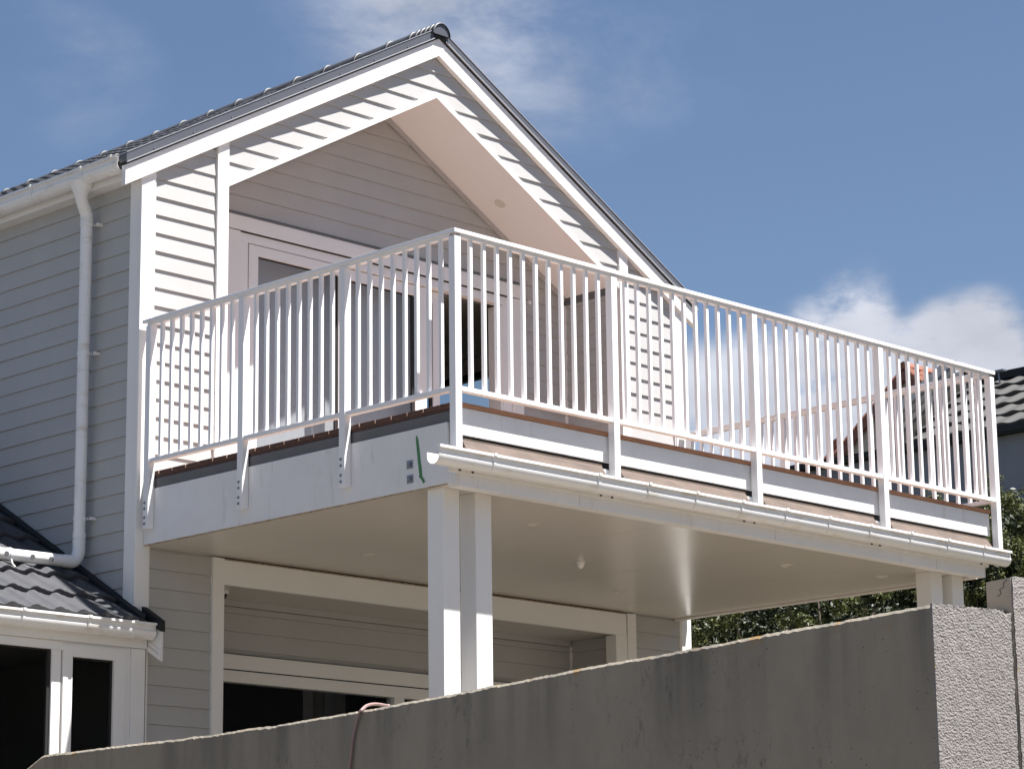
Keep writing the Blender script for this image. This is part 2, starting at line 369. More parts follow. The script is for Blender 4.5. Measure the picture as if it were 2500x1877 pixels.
# gable band behind the boards over the opening
pl = [(.0, 2.03), (.4, 2.03), (AX, 3.22), (AX, 3.54)]
shell.loft([(.02, 2.977, 2.02), (.70, 2.977, 2.10), (AX, 2.977, OPA + .03), (AX, 2.977, 3.53)], [(.02, 3.05, 2.02), (.70, 3.05, 2.10), (AX, 3.05, OPA + .03), (AX, 3.05, 3.53)])
shell.loft([(HW - .02, 2.977, 2.02), (AX, 2.977, 3.53), (AX, 2.977, OPA + .03), (HW - .70, 2.977, 2.10)], [(HW - .02, 3.05, 2.02), (AX, 3.05, 3.53), (AX, 3.05, OPA + .03), (HW - .70, 3.05, 2.10)])
part('wall', shell, BOARD, house)
# porch recess back wall
bw = MB()
bw.loft([(.70, YB + .012, 2.0), (4.69, YB + .012, 2.0), (4.69, YB + .012, rake(4.69, 3.25)), (AX, YB + .012, 3.25), (.70, YB + .012, rake(.70, 3.25))],
        [(.70, YB + .1, 2.0), (4.69, YB + .1, 2.0), (4.69, YB + .1, rake(4.69, 3.25)), (AX, YB + .1, 3.25), (.70, YB + .1, rake(.70, 3.25))])
bw.box(.70, 1.2, YB + .012, YB + .1, -.02, 1.999); bw.box(4.06, 4.69, YB + .012, YB + .1, -.02, 1.999)
part('recess_wall', bw, BOARD, house)
hpo = [[(1, 0, AX), (-SL, 1, OPA - .02 - SL * AX)], [(-1, 0, -AX), (SL, 1, OPA - .02 + SL * AX)]]
boards(house, 1, YB + .011, .745, 4.628, 2.125, 3.2, hpo)
boards(house, 1, YB + .011, .745, 1.165, 0, 2.125)
boards(house, 1, YB + .011, 4.14, 4.628, 0, 2.125)
# recess side walls
part('side_wall', B(.70, .744, 3.072, YB + .1, -.02, 2.16), BOARD, house)
part('side_wall', B(4.652, 4.70, 3.072, YB + .1, -.02, 2.16), BOARD, house)
boards(house, 0, 4.652, 3.0, YB - .012, .0, 2.04)
part('trim_band', B(4.636, 4.652, 2.99, YB - .002, 2.04, 2.105), DGREY, house)
part('corner_bead', B(4.628, 4.650, YB - .012, YB + .010, 0, 2.04), TRIM, house)
# sloping porch ceiling, two panels
def slope_panel(x0, x1, y0, y1, apex, th):
    return MB().loft([(x0, y0, rake(x0, apex)), (x1, y0, rake(x1, apex)), (x1, y0, rake(x1, apex) + th), (x0, y0, rake(x0, apex) + th)],
                     [(x0, y1, rake(x0, apex)), (x1, y1, rake(x1, apex)), (x1, y1, rake(x1, apex) + th), (x0, y1, rake(x0, apex) + th)])
part('porch_ceiling', slope_panel(.722, AX, 2.968, YB + .011, OPA + .004, .03), CEIL, house)
part('porch_ceiling', slope_panel(AX, 4.668, 2.968, YB + .011, OPA + .004, .03), CEIL, house)
# small trim where ceiling meets the back wall
for a, b in ((.745, AX), (AX, 4.62)):
    part('ceiling_trim', slope_panel(a, b, YB - .022, YB - .004, OPA - .035, .034), BOARD, house)
# opening edge trim
def rake_board(x0, x1, y0, y1, lo, hi):
    return MB().loft([(x0, y0, rake(x0, lo)), (x1, y0, rake(x1, lo)), (x1, y0, rake(x1, hi)), (x0, y0, rake(x0, hi))],
                     [(x0, y1, rake(x0, lo)), (x1, y1, rake(x1, lo)), (x1, y1, rake(x1, hi)), (x0, y1, rake(x0, hi))])
part('opening_trim', rake_board(OPL + .001, AX, 2.950, 2.966, OPA, OPA + .044), TRIM, house)
part('opening_trim', rake_board(AX, OPR - .001, 2.950, 2.966, OPA, OPA + .044), TRIM, house)
# columns at the opening (trim boards), full height
for a, b in ((.628, .7235), (4.6675, 4.763)):
    mid = (a + b) / 2
    part('column_trim', MB().loft([(a, 2.944, 0.), (b, 2.944, 0.), (b, 2.944, rake(b, 3.515)), (a, 2.944, rake(a, 3.515))], [(a, 2.975, 0.), (b, 2.975, 0.), (b, 2.975, rake(b, 3.515)), (a, 2.975, rake(a, 3.515))]), TRIM, house)
    part('column_trim', B(a, b, 2.944, 2.975, -2.98, -.482), TRIM, house)
# corner boards
def corner_board(x0, x1, y0, y1, z0, zf):
    return MB().loft([(x0, y0, z0), (x1, y0, z0), (x1, y0, zf(x1)), (x0, y0, zf(x0))], [(x0, y1, z0), (x1, y1, z0), (x1, y1, zf(x1)), (x0, y1, zf(x0))])
part('corner_board', corner_board(-.014, .096, 2.944, 2.976, -.90, lambda x: rake(x, 3.515)), TRIM, house, bevel=.002)
part('corner_board', B(-.014, .011, 2.9775, 3.066, -.86, 1.975), TRIM, house, bevel=.002)
part('corner_board', corner_board(5.294, 5.404, 2.944, 2.976, -2.98, lambda x: rake(x, 3.515)), TRIM, house, bevel=.002)
part('corner_board', B(5.379, 5.404, 2.9775, 3.066, -2.98, 1.975), TRIM, house)
# left wall cladding
boards(house, 0, .012, 3.068, HY - .1, -1.1, 1.975)
# barge boards and dark flashing
XL, XR = -.168, 2 * AX + .168
part('barge_board', rake_board(XL, AX, 2.922, 2.964, 3.502, 3.640), TRIM, house, bevel=.0025)
part('barge_board', rake_board(AX, XR, 2.922, 2.964, 3.502, 3.640), TRIM, house, bevel=.0025)
for a, b in ((XL, AX - .06), (AX + .06, XR)):
    part('barge_flashing', rake_board(a, b, 2.912, 2.99, 3.664, 3.722), FLASH, house)
    part('top_fold', rake_board(a, b, 2.908, 2.916, 3.7225, 3.7275), EDGE, house)
    part('drip_edge', rake_board(a, b, 2.903, 2.915, 3.652, 3.661), EDGE, house)
    part('shadow_gap', rake_board(a, b, 2.926, 2.962, 3.6405, 3.652), BLACK, house)
part('apex_flashing', MB().loft([(AX - .062, 2.908, rake(AX - .062, 3.642)), (AX, 2.908, 3.642), (AX + .062, 2.908, rake(AX + .062, 3.642)), (AX + .062, 2.908, 3.70), (AX - .062, 2.908, 3.70)],
     [(AX - .062, 2.99, rake(AX - .062, 3.642)), (AX, 2.99, 3.642), (AX + .062, 2.99, rake(AX + .062, 3.642)), (AX + .062, 2.99, 3.70), (AX - .062, 2.99, 3.70)]), BLACK, house)
# flashing screws
scr = MB().tube([(0, 0, 0), (0, -.006, 0)], .005, 8).mesh('screw', STEEL, 40)
for k in range(9):
    for s in (-1, 1):
        x = AX + s * (.33 + k * .33)
        if XL < x < XR: place('screw', scr, house, Matrix.Translation((x, 2.911, rake(x, 3.674))))
# roof underlay
ru = rake_board(XL + .06, AX, 2.991, HY, 3.60, 3.675); part('roof_deck', ru, BLACK, house)
ru = rake_board(AX, XR - .06, 2.991, HY, 3.60, 3.675); part('roof_deck', ru, BLACK, house)
# pressed metal tiles
def wave(p, kind):
    p = p % 1.0
    if kind == 'pressed':
        pts = [(0, 0), (.16, .85), (.30, 1.0), (.52, .42), (.60, .45), (.80, .05), (1.0, 0)]
    else:
        return .5 - .5 * math.cos(2 * math.pi * (p ** 1.35))
    for (a, fa), (b, fb) in zip(pts, pts[1:]):
        if a <= p <= b: return fa + (fb - fa) * (p - a) / (b - a)
    return 0
def tile_mesh(nper, period, length, amp, nose, kind, m, sub=8):
    mb = MB(); n = nper * sub + 1; vs = []
    rows = [(0.004, -.006, 0.), (0., nose * .45, 1.), (.006, nose, 1.), (length * .5, nose * .5, 1.), (length + .02, .002, 1.)]
    for i in range(n):
        u = i / sub * period; wv = wave(i / sub, kind) * amp
        for s_, h, a in rows: vs.append((u, s_, h + wv * (a if h > 0 else 1) - (0 if h > 0 else .0)))
    r = len(rows)
    fs = [(i * r + j, (i + 1) * r + j, (i + 1) * r + j + 1, i * r + j + 1) for i in range(n - 1) for j in range(r - 1)]
    mb.add(vs, fs); return mb.mesh('roof_tile', m, 50)
def frame(o, U, Sd):
    U = Vector(U).normalized(); Sd = Vector(Sd).normalized(); Nn = U.cross(Sd)
    M = Matrix((U, Sd, Nn)).transposed().to_4x4(); M.translation = Vector(o); return M
cs = math.cos(math.atan(SL)); CRS = .3240
tm = tile_mesh(4, .28, CRS, .016, .022, 'pressed', TILE)
for side in (-1, 1):
    for k in range(10):
        xk = (XL + .028 + k * CRS * cs) if side < 0 else (XR - .028 - k * CRS * cs)
        zk = rake(xk, 3.684)
        for j in range(9):
            if side < 0: M = frame((xk, 2.985 + (j + 1) * 1.12, zk), (0, -1, 0), (1, 0, SL))
            else: M = frame((xk, 2.985 + j * 1.12, zk), (0, 1, 0), (-1, 0, SL))
            place('roof_tile', tm, house, M)
# ridge caps
rc = MB(); n = 14; sec = [(0, .082), (.006, .089), (.022, .090), (.034, .082), (.07, .080), (.365, .076)]
vs = []
for s_, r_ in sec:
    for q in range(n + 1):
        a = math.pi * q / n; vs.append((math.cos(a) * r_, s_, math.sin(a) * r_ * 1.08))
fs = [(i * (n + 1) + q, i * (n + 1) + q + 1, (i + 1) * (n + 1) + q + 1, (i + 1) * (n + 1) + q) for i in range(len(sec) - 1) for q in range(n)]
rcm = rc.add(vs, fs).mesh('ridge_cap', TILE, 45)
RY = [2.882, 2.93, 2.98, 3.03, 3.08, 3.15] + [3.41 + .3575 * k for k in range(27)]
for k, y in enumerate(RY):
    place('ridge_cap', rcm, house, Matrix.Translation((AX, y, 3.658 - .006 * (y - 2.9) + (.0015 if k % 2 else 0))))
e = MB(); ring = [(AX + math.cos(math.pi * q / 14) * .08, 3.658 + math.sin(math.pi * q / 14) * .086) for q in range(15)]
e.prism(ring, 1, 2.892, 2.900); part('ridge_end_cap', e, FLASH, house)
# left eave: fascia, soffit, gutter
part('fascia_board', B(-.10, -.078, 2.968, HY, 1.972, 2.10), TRIM, house)
part('eave_soffit', B(-.077, .010, 2.968, HY, 1.976, 1.984), TRIM, house)
part('fascia_board', B(HW + .078, HW + .10, 2.968, HY, 1.972, 2.10), TRIM, house)
part('eave_soffit', B(HW - .010, HW + .077, 2.968, HY, 1.976, 1.984), TRIM, house)
def gut_prof(back, ztop, r, d, band=.052, lip=.012):
    """d = -1 or +1: direction of the front; ztop = lip height; returns (u, z) outline back to front"""
    zc = ztop - band; p = [(back, ztop - .03)]
    for q in range(13):
        a = math.pi * q / 12; p.append((back + d * (r - r * math.cos(a)), zc - r * math.sin(a) * 1.02))
    f = back + d * 2 * r
    p += [(f - d * .007, zc + .006), (f - d * .007, ztop - .012), (f + d * lip, ztop - .010), (f + d * lip, ztop), (f - d * .010, ztop + .001)]
    return p
gp = gut_prof(-.102, 2.108, .050, -1)
gt = part('gutter', MB().shell(gp, .003, 1, 2.968, HY), PVC, house, 35)
def bracket(par, prof, axis, at, wd=.022, grow=.004):
    cx = sum(p[0] for p in prof) / len(prof); cz = sum(p[1] for p in prof) / len(prof)
    pr = [(cx + (p[0] - cx) * 1.12, cz + (p[1] - cz) * 1.07) for p in prof[1:]]
    part('gutter_bracket', MB().shell(pr, .003, axis, at - wd / 2, at + wd / 2), PVC, par, 35)
for y in (3.03, 3.345 + .02, 3.938, 4.5): bracket(gt, gp, 1, y)
gpr = gut_prof(HW + .102, 2.108, .050, 1); part('gutter', MB().shell([p for p in gpr][::-1], .003, 1, 2.968, HY), PVC, house, 35)
# downpipe with funnel outlet, offset, elbow and spreader
py_ = 3.465
path = [(-.150, 3.43, 2.03), (-.150, 3.43, 1.985), (-.148, 3.432, 1.95), (-.146, 3.433, 1.925), (-.132, 3.44, 1.895), (-.095, 3.455, 1.85), (-.078, 3.464, 1.82), (-.075, py_, 1.785), (-.075, py_, 1.0), (-.075, py_, .2), (-.075, py_, -.44)]
rad = [.085, .066, .050, .043, .042, .042, .042, .041, .040, .040, .040]
dp = part('downpipe', MB().tube(path, rad, 24), PVC, house, 50)
el = [(-.075 - .062 + .062 * math.cos(a), py_, -.44 - .062 * math.sin(a) * 1.45) for a in np.linspace(0, math.pi / 2, 9)]
part('elbow', MB().tube([(-.075, py_, -.38), (-.075, py_, -.41)] + el + [(-.19, py_, -.530)], .0435, 24), PVC, dp, 50)
sp = part('spreader_pipe', MB().tube([(-.16, py_, -.530), (-.45, py_, -.5335), (-.80, py_, -.538)], .040, 24), PVC, dp, 50)
part('collar', MB().tube([(-.70, py_, -.5365), (-.74, py_, -.537)], .0455, 24), PVC, dp, 50)
part('collar', MB().tube([(-.075, py_, 1.80), (-.075, py_, 1.765)], .044, 24), PVC, dp, 50)
part('collar', MB().tube([(-.075, py_, -.335), (-.075, py_, -.375)], .0445, 24), PVC, dp, 50)
for x in (-.662, -.462, -.318):
    a = math.radians(-8); d = Vector((0, -math.cos(a), math.sin(a))); c = Vector((x, py_, -.5345))
    part('drain_hole', MB().tube([c + d * .0355, c + d * .0405], .0185, 18), DGREY, dp, 40)
part('pipe_clip', MB().tube([(-.612, py_, -.5355), (-.632, py_, -.5357)], .0455, 24).tube([(-.622, py_ - .03, -.565), (-.622, py_ - .045, -.60), (-.610, py_ - .06, -.622)], .006, 8), PVC, dp, 50)
for z in (1.755, .868, -.243):
    part('pipe_clip', MB().tube([(-.075, py_, z - .011), (-.075, py_, z + .011)], .0445, 24).box(-.045, .004, py_ - .078, py_ - .040, z - .008, z + .008), PVC, dp, 50)
    part('screw', MB().tube([(-.047, py_ - .063, z), (-.050, py_ - .063, z)], .006, 8), STEEL, dp)

# ------------------------------------------------------------------ porch door in the recess
YD = YB + .004
hd = MB(); hd.box(1.168, 4.135, YD - .030, YD, 2.0, 2.108); part('head_trim', hd, TRIM, house, bevel=.002)
part('head_flashing', B(1.155, 4.15, YD - .036, YD + .002, 2.1085, 2.1125), DGREY, house)
part('jamb_trim', B(1.168, 1.282, YD - .030, YD, 0, 1.993), TRIM, house, bevel=.002)
part('jamb_trim', B(4.02, 4.135, YD - .030, YD, 0, 1.993), TRIM, house, bevel=.002)
part('shadow_gap', B(1.235, 4.085, YD - .026, YD, 1.9935, 1.9995), BLACK, house)
fr = MB(); fr.box(1.2835, 4.018, YD - .012, YD + .06, 1.925, 1.9925); fr.box(1.2835, 1.365, YD - .012, YD + .06, 0, 1.9245)
fr.box(3.93, 4.018, YD - .012, YD + .10, 0, 1.9245)
dfr = part('door_frame', fr, TRIM, house, bevel=.002)
def sash(par, x0, x1, y, z0, z1, st, gx0, gx1, gz1, gz0, blind=None, name='sliding_door'):
    s_ = MB(); s_.box(x0, gx0, y - .022, y + .022, z0, z1); s_.box(gx1, x1, y - .022, y + .022, z0, z1)
    s_.box(gx0, gx1, y - .022, y + .022, gz1, z1); s_.box(gx0, gx1, y - .022, y + .022, z0, gz0)
    d = part(name, s_, TRIM, par, bevel=.0015)
    part('gasket', B(gx0, gx1, y - .006, y + .004, gz1 - .010, gz1).box(gx0, gx0 + .008, y - .006, y + .004, gz0, gz1 - .010).box(gx1 - .026, gx1, y - .012, y + .004, gz0, gz1 - .010), BLACK, d)
    part('pane', B(gx0 + .008, gx1 - .026, y + .000, y + .004, gz0, gz1 - .010), GLASSC, d)
    if blind is not None: part('blind', B(blind[0], blind[1], YB + .200, YB + .204, .0, 1.95), BLIND, d)
    return d
sash(house, 1.372, 2.250, YB + .010, .02, 1.918, .08, 1.457, 2.222, 1.843, .11, (1.38, 2.385))
sash(house, 2.262, 3.130, YB + .035, .02, 1.918, .08, 2.36, 3.012, 1.838, .11, (2.42, 3.17))
sash(house, 3.150, 3.305, YB + .075, .02, 1.918, .08, 3.168, 3.235, 1.83, .11, None)
part('door_handle', B(3.305, 3.335, YB + .035, YB + .055, .98, 1.03).box(3.318, 3.33, YB + .02, YB + .04, .96, 1.05), TRIM, house)
part('flood_stub', MB().tube([(4.195, YB - .03, 1.99), (4.215, YB - .03, 1.99)], .014, 10), TRIM, house)
# reveal returns and room behind
part('door_reveal', B(3.905, 3.9295, YB + .0, YB + .13, 0, 1.918), TRIM, house)
rm = MB()
rm.box(.12, 5.27, YB + .21, 7.28, 2.02, 2.05); rm.box(.12, 5.27, YB + .12, YB + .21, 1.96, 2.05); part('room_ceiling', rm, ROOM, house)
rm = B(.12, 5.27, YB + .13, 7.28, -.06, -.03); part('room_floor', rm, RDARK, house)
part('room_wall', B(.115, .13, YB + .11, 7.28, -.02, 2.02).box(.13, 5.26, 7.25, 7.28, -.02, 2.02), ROOM, house)
wn = MB(); wn.box(5.285, 5.36, 4.90, 4.975, .1, 1.89); wn.box(5.285, 5.36, 6.33, 6.40, .1, 1.89); wn.box(5.285, 5.36, 4.975, 6.33, 1.84, 1.89); wn.box(5.285, 5.36, 4.975, 6.33, .1, .17)
wdw = part('window', wn, BLACK, house); part('pane', B(5.32, 5.324, 4.975, 6.33, .17, 1.84), GLASS, wdw)
part('kick_board', B(.745, 4.627, YB - .013, YB - .006, .0, .018), TRIM, house)

# ------------------------------------------------------------------ lower storey recess (garage)
boards(house, 1, YB + .011, .745, 4.62, -1.01, -.69)
boards(house, 1, YB + .011, 4.0, 4.62, -2.98, -1.01)
boards(house, 0, 4.652, 3.0, YB - .012, -2.98, -.6435)
part('side_wall', B(4.653, 4.70, 3.072, YB + .1, -2.98, -.66), BOARD, house)
part('side_wall', B(.70, .744, 3.072, YB + .1, -2.98, -.66), BOARD, house)
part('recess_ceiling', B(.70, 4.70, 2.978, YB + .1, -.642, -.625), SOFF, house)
part('cornice_trim', B(.745, 4.634, YB - .014, YB + .010, -.686, -.6425), BOARD, house)
part('corner_bead', B(4.628, 4.650, YB - .012, YB + .010, -2.98, -.687), TRIM, house)
part('lintel_beam', B(.7245, 4.655, 2.946, 2.976, -.655, -.492), TRIM, house)
part('rust_gap', B(.7245, 4.640, 2.950, 2.99, -.4915, -.4815), RUST, house)
part('column_return', B(4.5455, 4.6665, 2.955, 3.06, -2.98, -.6555), TRIM, house)
part('recess_wall', B(.70, 4.70, YB + .012, YB + .1, -1.02, -.66).box(.70, 1.1, YB + .012, YB + .1, -3, -1.021).box(3.95, 4.70, YB + .012, YB + .1, -3, -1.021), BOARD, house)
part('head_trim', B(1.0, 3.98, YD - .034, YD, -1.120, -1.019), TRIM, house, bevel=.002)
part('head_flashing', B(.98, 4.0, YD - .038, YD + .002, -1.0185, -1.0145), DGREY, house)
part('shadow_gap', B(1.0, 3.98, YD - .026, YD, -1.1265, -1.1205), BLACK, house)
gf = MB(); gf.box(1.0, 3.98, YD - .020, YD + .06, -1.206, -1.127); gf.box(1.0, 1.172, YD - .02, YD + .06, -3, -1.2065); gf.box(2.762, 2.86, YD - .02, YD + .06, -3, -1.2065); gf.box(3.86, 3.98, YD - .02, YD + .06, -3, -1.2065)
part('door_frame', gf, TRIM, house)
part('garage_glass', B(1.172, 2.762, YD + .02, YD + .024, -3, -1.2065), GLASS, house)
part('garage_glass', B(2.86, 3.86, YD + .02, YD + .024, -3, -1.2065), GLASS, house)
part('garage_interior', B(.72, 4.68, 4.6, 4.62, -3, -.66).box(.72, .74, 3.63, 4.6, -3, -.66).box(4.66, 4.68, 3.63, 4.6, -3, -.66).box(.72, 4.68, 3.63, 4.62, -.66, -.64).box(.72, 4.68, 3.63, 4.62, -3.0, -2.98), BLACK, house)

# ------------------------------------------------------------------ left wing (lean-to)
YG = 2.90
wg = MB(); wg.box(-3.0, -.108 - .0, YG + .002, YG + .09, -3, -2.6)
wg.box(-3.0, .042, YG + .004, YG + .09, -1.146, -1.03)
part('wing_wall', wg, TRIM, house)
part('wing_corner_trim', B(-.064, .044, YG - .008, 2.943, -3, -1.1455), TRIM, house, bevel=.002)
part('wing_fascia', B(-3.0, .046, YG - .020, YG - .001, -1.143, -1.012), TRIM, house)
wf = MB()
wf.box(-3.0, -.066, YG, YG + .06, -1.200, -1.147); wf.box(-.668, -.600, YG, YG + .06, -3, -1.2005)
wf.box(-.1085, -.0645, YG, YG + .06, -3, -1.2005)
wfo = part('wing_window', wf, TRIM, house, bevel=.0015)
part('pane', B(-3.0, -.694, YG + .030, YG + .034, -3, -1.2), GLASS, wfo)
part('gasket', B(-.694, -.669, YG + .012, YG + .04, -3, -1.2105).box(-3.0, -.669, YG + .012, YG + .04, -1.2105, -1.2005), BLACK, wfo)
wc = MB(); wc.box(-.590, -.519, YG - .012, YG + .05, -3, -1.160); wc.box(-.200, -.109, YG - .012, YG + .05, -3, -1.160); wc.box(-.519, -.200, YG - .012, YG + .05, -1.236, -1.160)
wco = part('casement', wc, TRIM, house, bevel=.0015)
part('pane', B(-.519, -.216, YG + .022, YG + .026, -3, -1.236), GLASS, wco)
part('gasket', B(-.216, -.2005, YG + .008, YG + .03, -3, -1.246).box(-.519, -.2005, YG + .008, YG + .03, -1.246, -1.2365), BLACK, wco)
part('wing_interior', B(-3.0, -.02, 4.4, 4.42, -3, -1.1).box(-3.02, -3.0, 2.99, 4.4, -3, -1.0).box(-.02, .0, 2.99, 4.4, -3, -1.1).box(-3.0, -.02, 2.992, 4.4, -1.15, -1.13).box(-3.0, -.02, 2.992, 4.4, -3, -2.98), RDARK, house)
WS = .574; ca = math.cos(math.atan(WS))
def wz(y): return -.998 + WS * (y - 2.82)
rd = MB().loft([(-3.1, 2.80, wz(2.80) - .05), (-.0, 2.80, wz(2.80) - .05), (-.0, 2.80, wz(2.80) - .006), (-3.1, 2.80, wz(2.80) - .006)],
               [(-3.1, 6.6, wz(6.6) - .05), (-.0, 6.6, wz(6.6) - .05), (-.0, 6.6, wz(6.6) - .006), (-3.1, 6.6, wz(6.6) - .006)])
part('wing_roof_deck', rd, BLACK, house)
wt = tile_mesh(6, .176, .334, .026, .030, 'pressed', TILE)
for k in range(11):
    for j in range(3):
        y = 2.815 + k * .287; place('roof_tile', wt, house, frame((-.03 - (j + 1) * 1.056 + (.02 if k % 2 else 0), y, wz(y)), (1, 0, 0), (0, 1, WS)))
fl = MB().loft([(-.045, 2.83, wz(2.83) + .02), (-.010, 2.83, wz(2.83) + .02), (-.010, 2.83, wz(2.83) + .060), (-.045, 2.83, wz(2.83) + .045)],
               [(-.045, 6.6, wz(6.6) + .02), (-.010, 6.6, wz(6.6) + .02), (-.010, 6.6, wz(6.6) + .060), (-.045, 6.6, wz(6.6) + .045)])
part('apron_flashing', fl, BLACK, house)
gpw = gut_prof(2.878, -.993, .048, -1, band=.050)
gw = part('wing_gutter', MB().shell(gpw, .003, 0, -3.0, .040), PVC, house, 35)
part('stop_end', MB().prism([p for p in gpw[1:-3]], 0, .0405, .045), PVC, gw)
for x in (-1.45, -.97, -.479, -.121): bracket(gw, gpw, 0, x)
def sl_board(x0, x1, y0, y1, z0, z1, sl):   # board running down the slope; z0,z1 at y0
    dz = sl * (y1 - y0); return MB().loft([(x0, y0, z0), (x1, y0, z0), (x1, y0, z1), (x0, y0, z1)], [(x0, y1, z0 + dz), (x1, y1, z0 + dz), (x1, y1, z1 + dz), (x0, y1, z1 + dz)])
part('wing_barge', sl_board(.060, .078, 2.757, 2.940, -1.232, -1.040, WS), TRIM, house)
part('wing_barge_moulding', sl_board(.052, .060, 2.760, 2.940, -1.226, -1.192, WS), TRIM, house)
part('wing_barge_moulding', sl_board(.055, .060, 2.760, 2.940, -1.186, -1.160, WS), TRIM, house)
part('wing_barge_flashing', sl_board(.046, .088, 2.750, 2.940, -1.044, -.975, WS), BLACK, house)

# ------------------------------------------------------------------ balcony
L = 5.39; D = 2.94
balc = thing('balcony', (L / 2, D / 2, -3.0), 'white timber balcony deck on paired posts projecting from the house', 'balcony')
nb = 21; DF = .053; bp = (D - DF) / nb
for k in range(nb):
    y0 = DF + k * bp + (.003 if k else 0); a = .053 + random.uniform(-.002, .004)
    bd = part('deck_board', B(a, L - .053, y0, DF + (k + 1) * bp - .003, -.0245 + random.uniform(0, .001), random.uniform(-.001, .001)), [WOOD if k else WOODL, WOODE], balc, bevel=.002)
    for pl in bd.data.polygons:
        if abs(pl.normal.x) > .9: pl.material_index = 1
for k in range(4):
    y0 = D + .008 + k * .139; part('deck_board', B(.746, 4.626, y0, y0 + .134, -.0245, 0), WOOD, balc)
part('deck_bearer', B(.060, .13, .07, 2.938, -.0425, -.0255), WOODE, balc)
part('deck_bearer', B(L - .13, L - .06, .07, 2.938, -.0425, -.0255), WOOD, balc)
part('membrane_upstand', B(.061, .13, .07, 2.938, -.1105, -.046), DGREY, balc)
part('packer_gap', B(.068, .13, .07, 2.938, -.046, -.0425), BLACK, balc)
part('side_fascia', B(.052, .070, .125, 2.942, -.4675, -.111), FASC, balc, bevel=.0015)
part('fascia_edge', B(.0535, .069, .125, 2.942, -.4735, -.468), RUST, balc)
part('side_fascia', B(5.318, 5.336, .125, 2.942, -.4735, -.045), FASC, balc)
part('joist_core', B(.071, 5.316, .14, 2.935, -.464, -.03), BLACK, balc)
part('beam_end_trim', B(.0518, .069, .0525, .1235, -.478, -.30), FASC, balc)
part('front_beam', B(.071, 5.215, .0505, .134, -.492, -.235), FASC, balc, bevel=.0015)
part('ledger_strip', B(-.02, 5.25, .034, .0495, -.420, -.384), TRIM, balc)
for x in (1.07, 2.90, 4.65): part('butt_joint', B(x, x + .0015, .0498, .0515, -.4915, -.421), DGREY, balc)
for x in (.059, .161, 1.238, 1.337, 2.571, 2.673, 3.897, 3.986, 5.156):
    part('coach_bolt', MB().tube([(x, .0345, -.403), (x, .028, -.403)], .009, 8), DARKM, balc)
part('front_fascia', B(.060, 5.331, .066, .085, -.187, -.0265), FASC, balc, bevel=.002)
posts_x = [0.0, 1.335, 2.680, 4.022, 5.336]
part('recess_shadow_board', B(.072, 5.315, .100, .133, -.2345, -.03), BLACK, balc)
for a, b in zip(posts_x, posts_x[1:]):
    x0, x1 = a + .100, b - .055
    mb = MB().loft([(x0, .063, -.212), (x1, .063, -.212), (x1, .068, -.250), (x0, .068, -.250)], [(x0 - .028, -.010, -.286), (x1 - .035, -.010, -.286), (x1 - .035, .002, -.296), (x0 - .028, .002, -.296)])
    mb.tube([(x0, .062, -.213), (x1, .062, -.213)], .005, 8)
    part('flashing_board', mb, PLY, balc)
for a, b in zip((.071, .85, 2.02, 3.197, 4.346), (.848, 2.018, 3.195, 4.344, 5.21)):
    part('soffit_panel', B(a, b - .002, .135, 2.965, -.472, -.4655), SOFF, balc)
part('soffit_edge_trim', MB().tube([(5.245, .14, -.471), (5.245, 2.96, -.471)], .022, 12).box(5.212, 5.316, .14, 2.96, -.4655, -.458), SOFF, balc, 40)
for x in (.101, .361, 4.805, 5.055):
    part('support_post', B(x, x + .130, .215, .345, -3.0, -.4725), TRIM, balc, bevel=.002)
for x, z in ((.438, -.315), (.436, -.401)):
    bpz = part('bolt_plate', B(.0475, .0518, x - .025, x + .025, z - .024, z + .024), STEEL, balc)
    part('nut', MB().tube([(.0475, x, z), (.038, x, z)], .013, 6), STEEL, bpz)
gpd = gut_prof(.0335, -.307, .048, -1, band=.052)
gd = part('deck_gutter', MB().shell(gpd, .003, 0, -.196, 5.386), PVC, balc, 35)
part('stop_end', MB().prism([p for p in gpd[1:-3]], 0, 5.3865, 5.390), PVC, gd)
for x in (.243, 1.121, 1.565, 2.005, 2.442, 2.88, 3.323, 3.762, 4.21, 4.635, 5.06): bracket(gd, gpd, 0, x)

# ------------------------------------------------------------------ balustrade
rl = thing('balustrade', (L / 2, D / 2, 0), 'white metal balustrade with slim vertical bars round the balcony', 'railing')
part('top_rail', B(-.006, L + .006, -.007, .062, .984, 1.008), RAIL, rl, bevel=.002)
part('top_rail', B(-.006, .062, .0625, 2.925, .984, 1.008), RAIL, rl, bevel=.002)
part('top_rail', B(L - .062, L + .006, .0625, 2.93, .984, 1.008), RAIL, rl, bevel=.002)
part('under_rail', B(.05, L - .05, .008, .044, .966, .9835), RAIL, rl)
part('under_rail', B(.008, .044, .05, 2.885, .966, .9835), RAIL, rl)
part('under_rail', B(L - .044, L - .008, .05, 2.90, .966, .9835), RAIL, rl)
bm_ = B(-.0112, .0112, -.0112, .0112, 0, .886).mesh('baluster', RAIL)
def post(x, y, z0):
    return part('post', B(x, x + .051, y, y + .051, z0, .9655), RAIL, rl, bevel=.002)
bolt = MB().tube([(0, 0, 0), (-.004, 0, 0)], .0095, 12).mesh('bolt', STEEL, 40)
for i, x in enumerate(posts_x):
    p_ = post(x, 0, -.40)
ys = [(.949), (1.896), (2.838)]
for y in ys:
    p_ = post(-.001 - .0, y, -.378)
    for z in (-.209, -.247, -.306, -.344): place('bolt', bolt, p_, Matrix.Translation((-.0012, y + .032, z)))
    post(L - .050, y, -.378)
def run(a, b, n, axis, c):
    gap = (b - a - n * .0224) / (n + 1)
    for k in range(n):
        q = a + gap * (k + 1) + .0224 * k + .0112
        place('baluster', bm_, rl, Matrix.Translation((q, c, .0795) if axis == 0 else (c, q, .0795)))
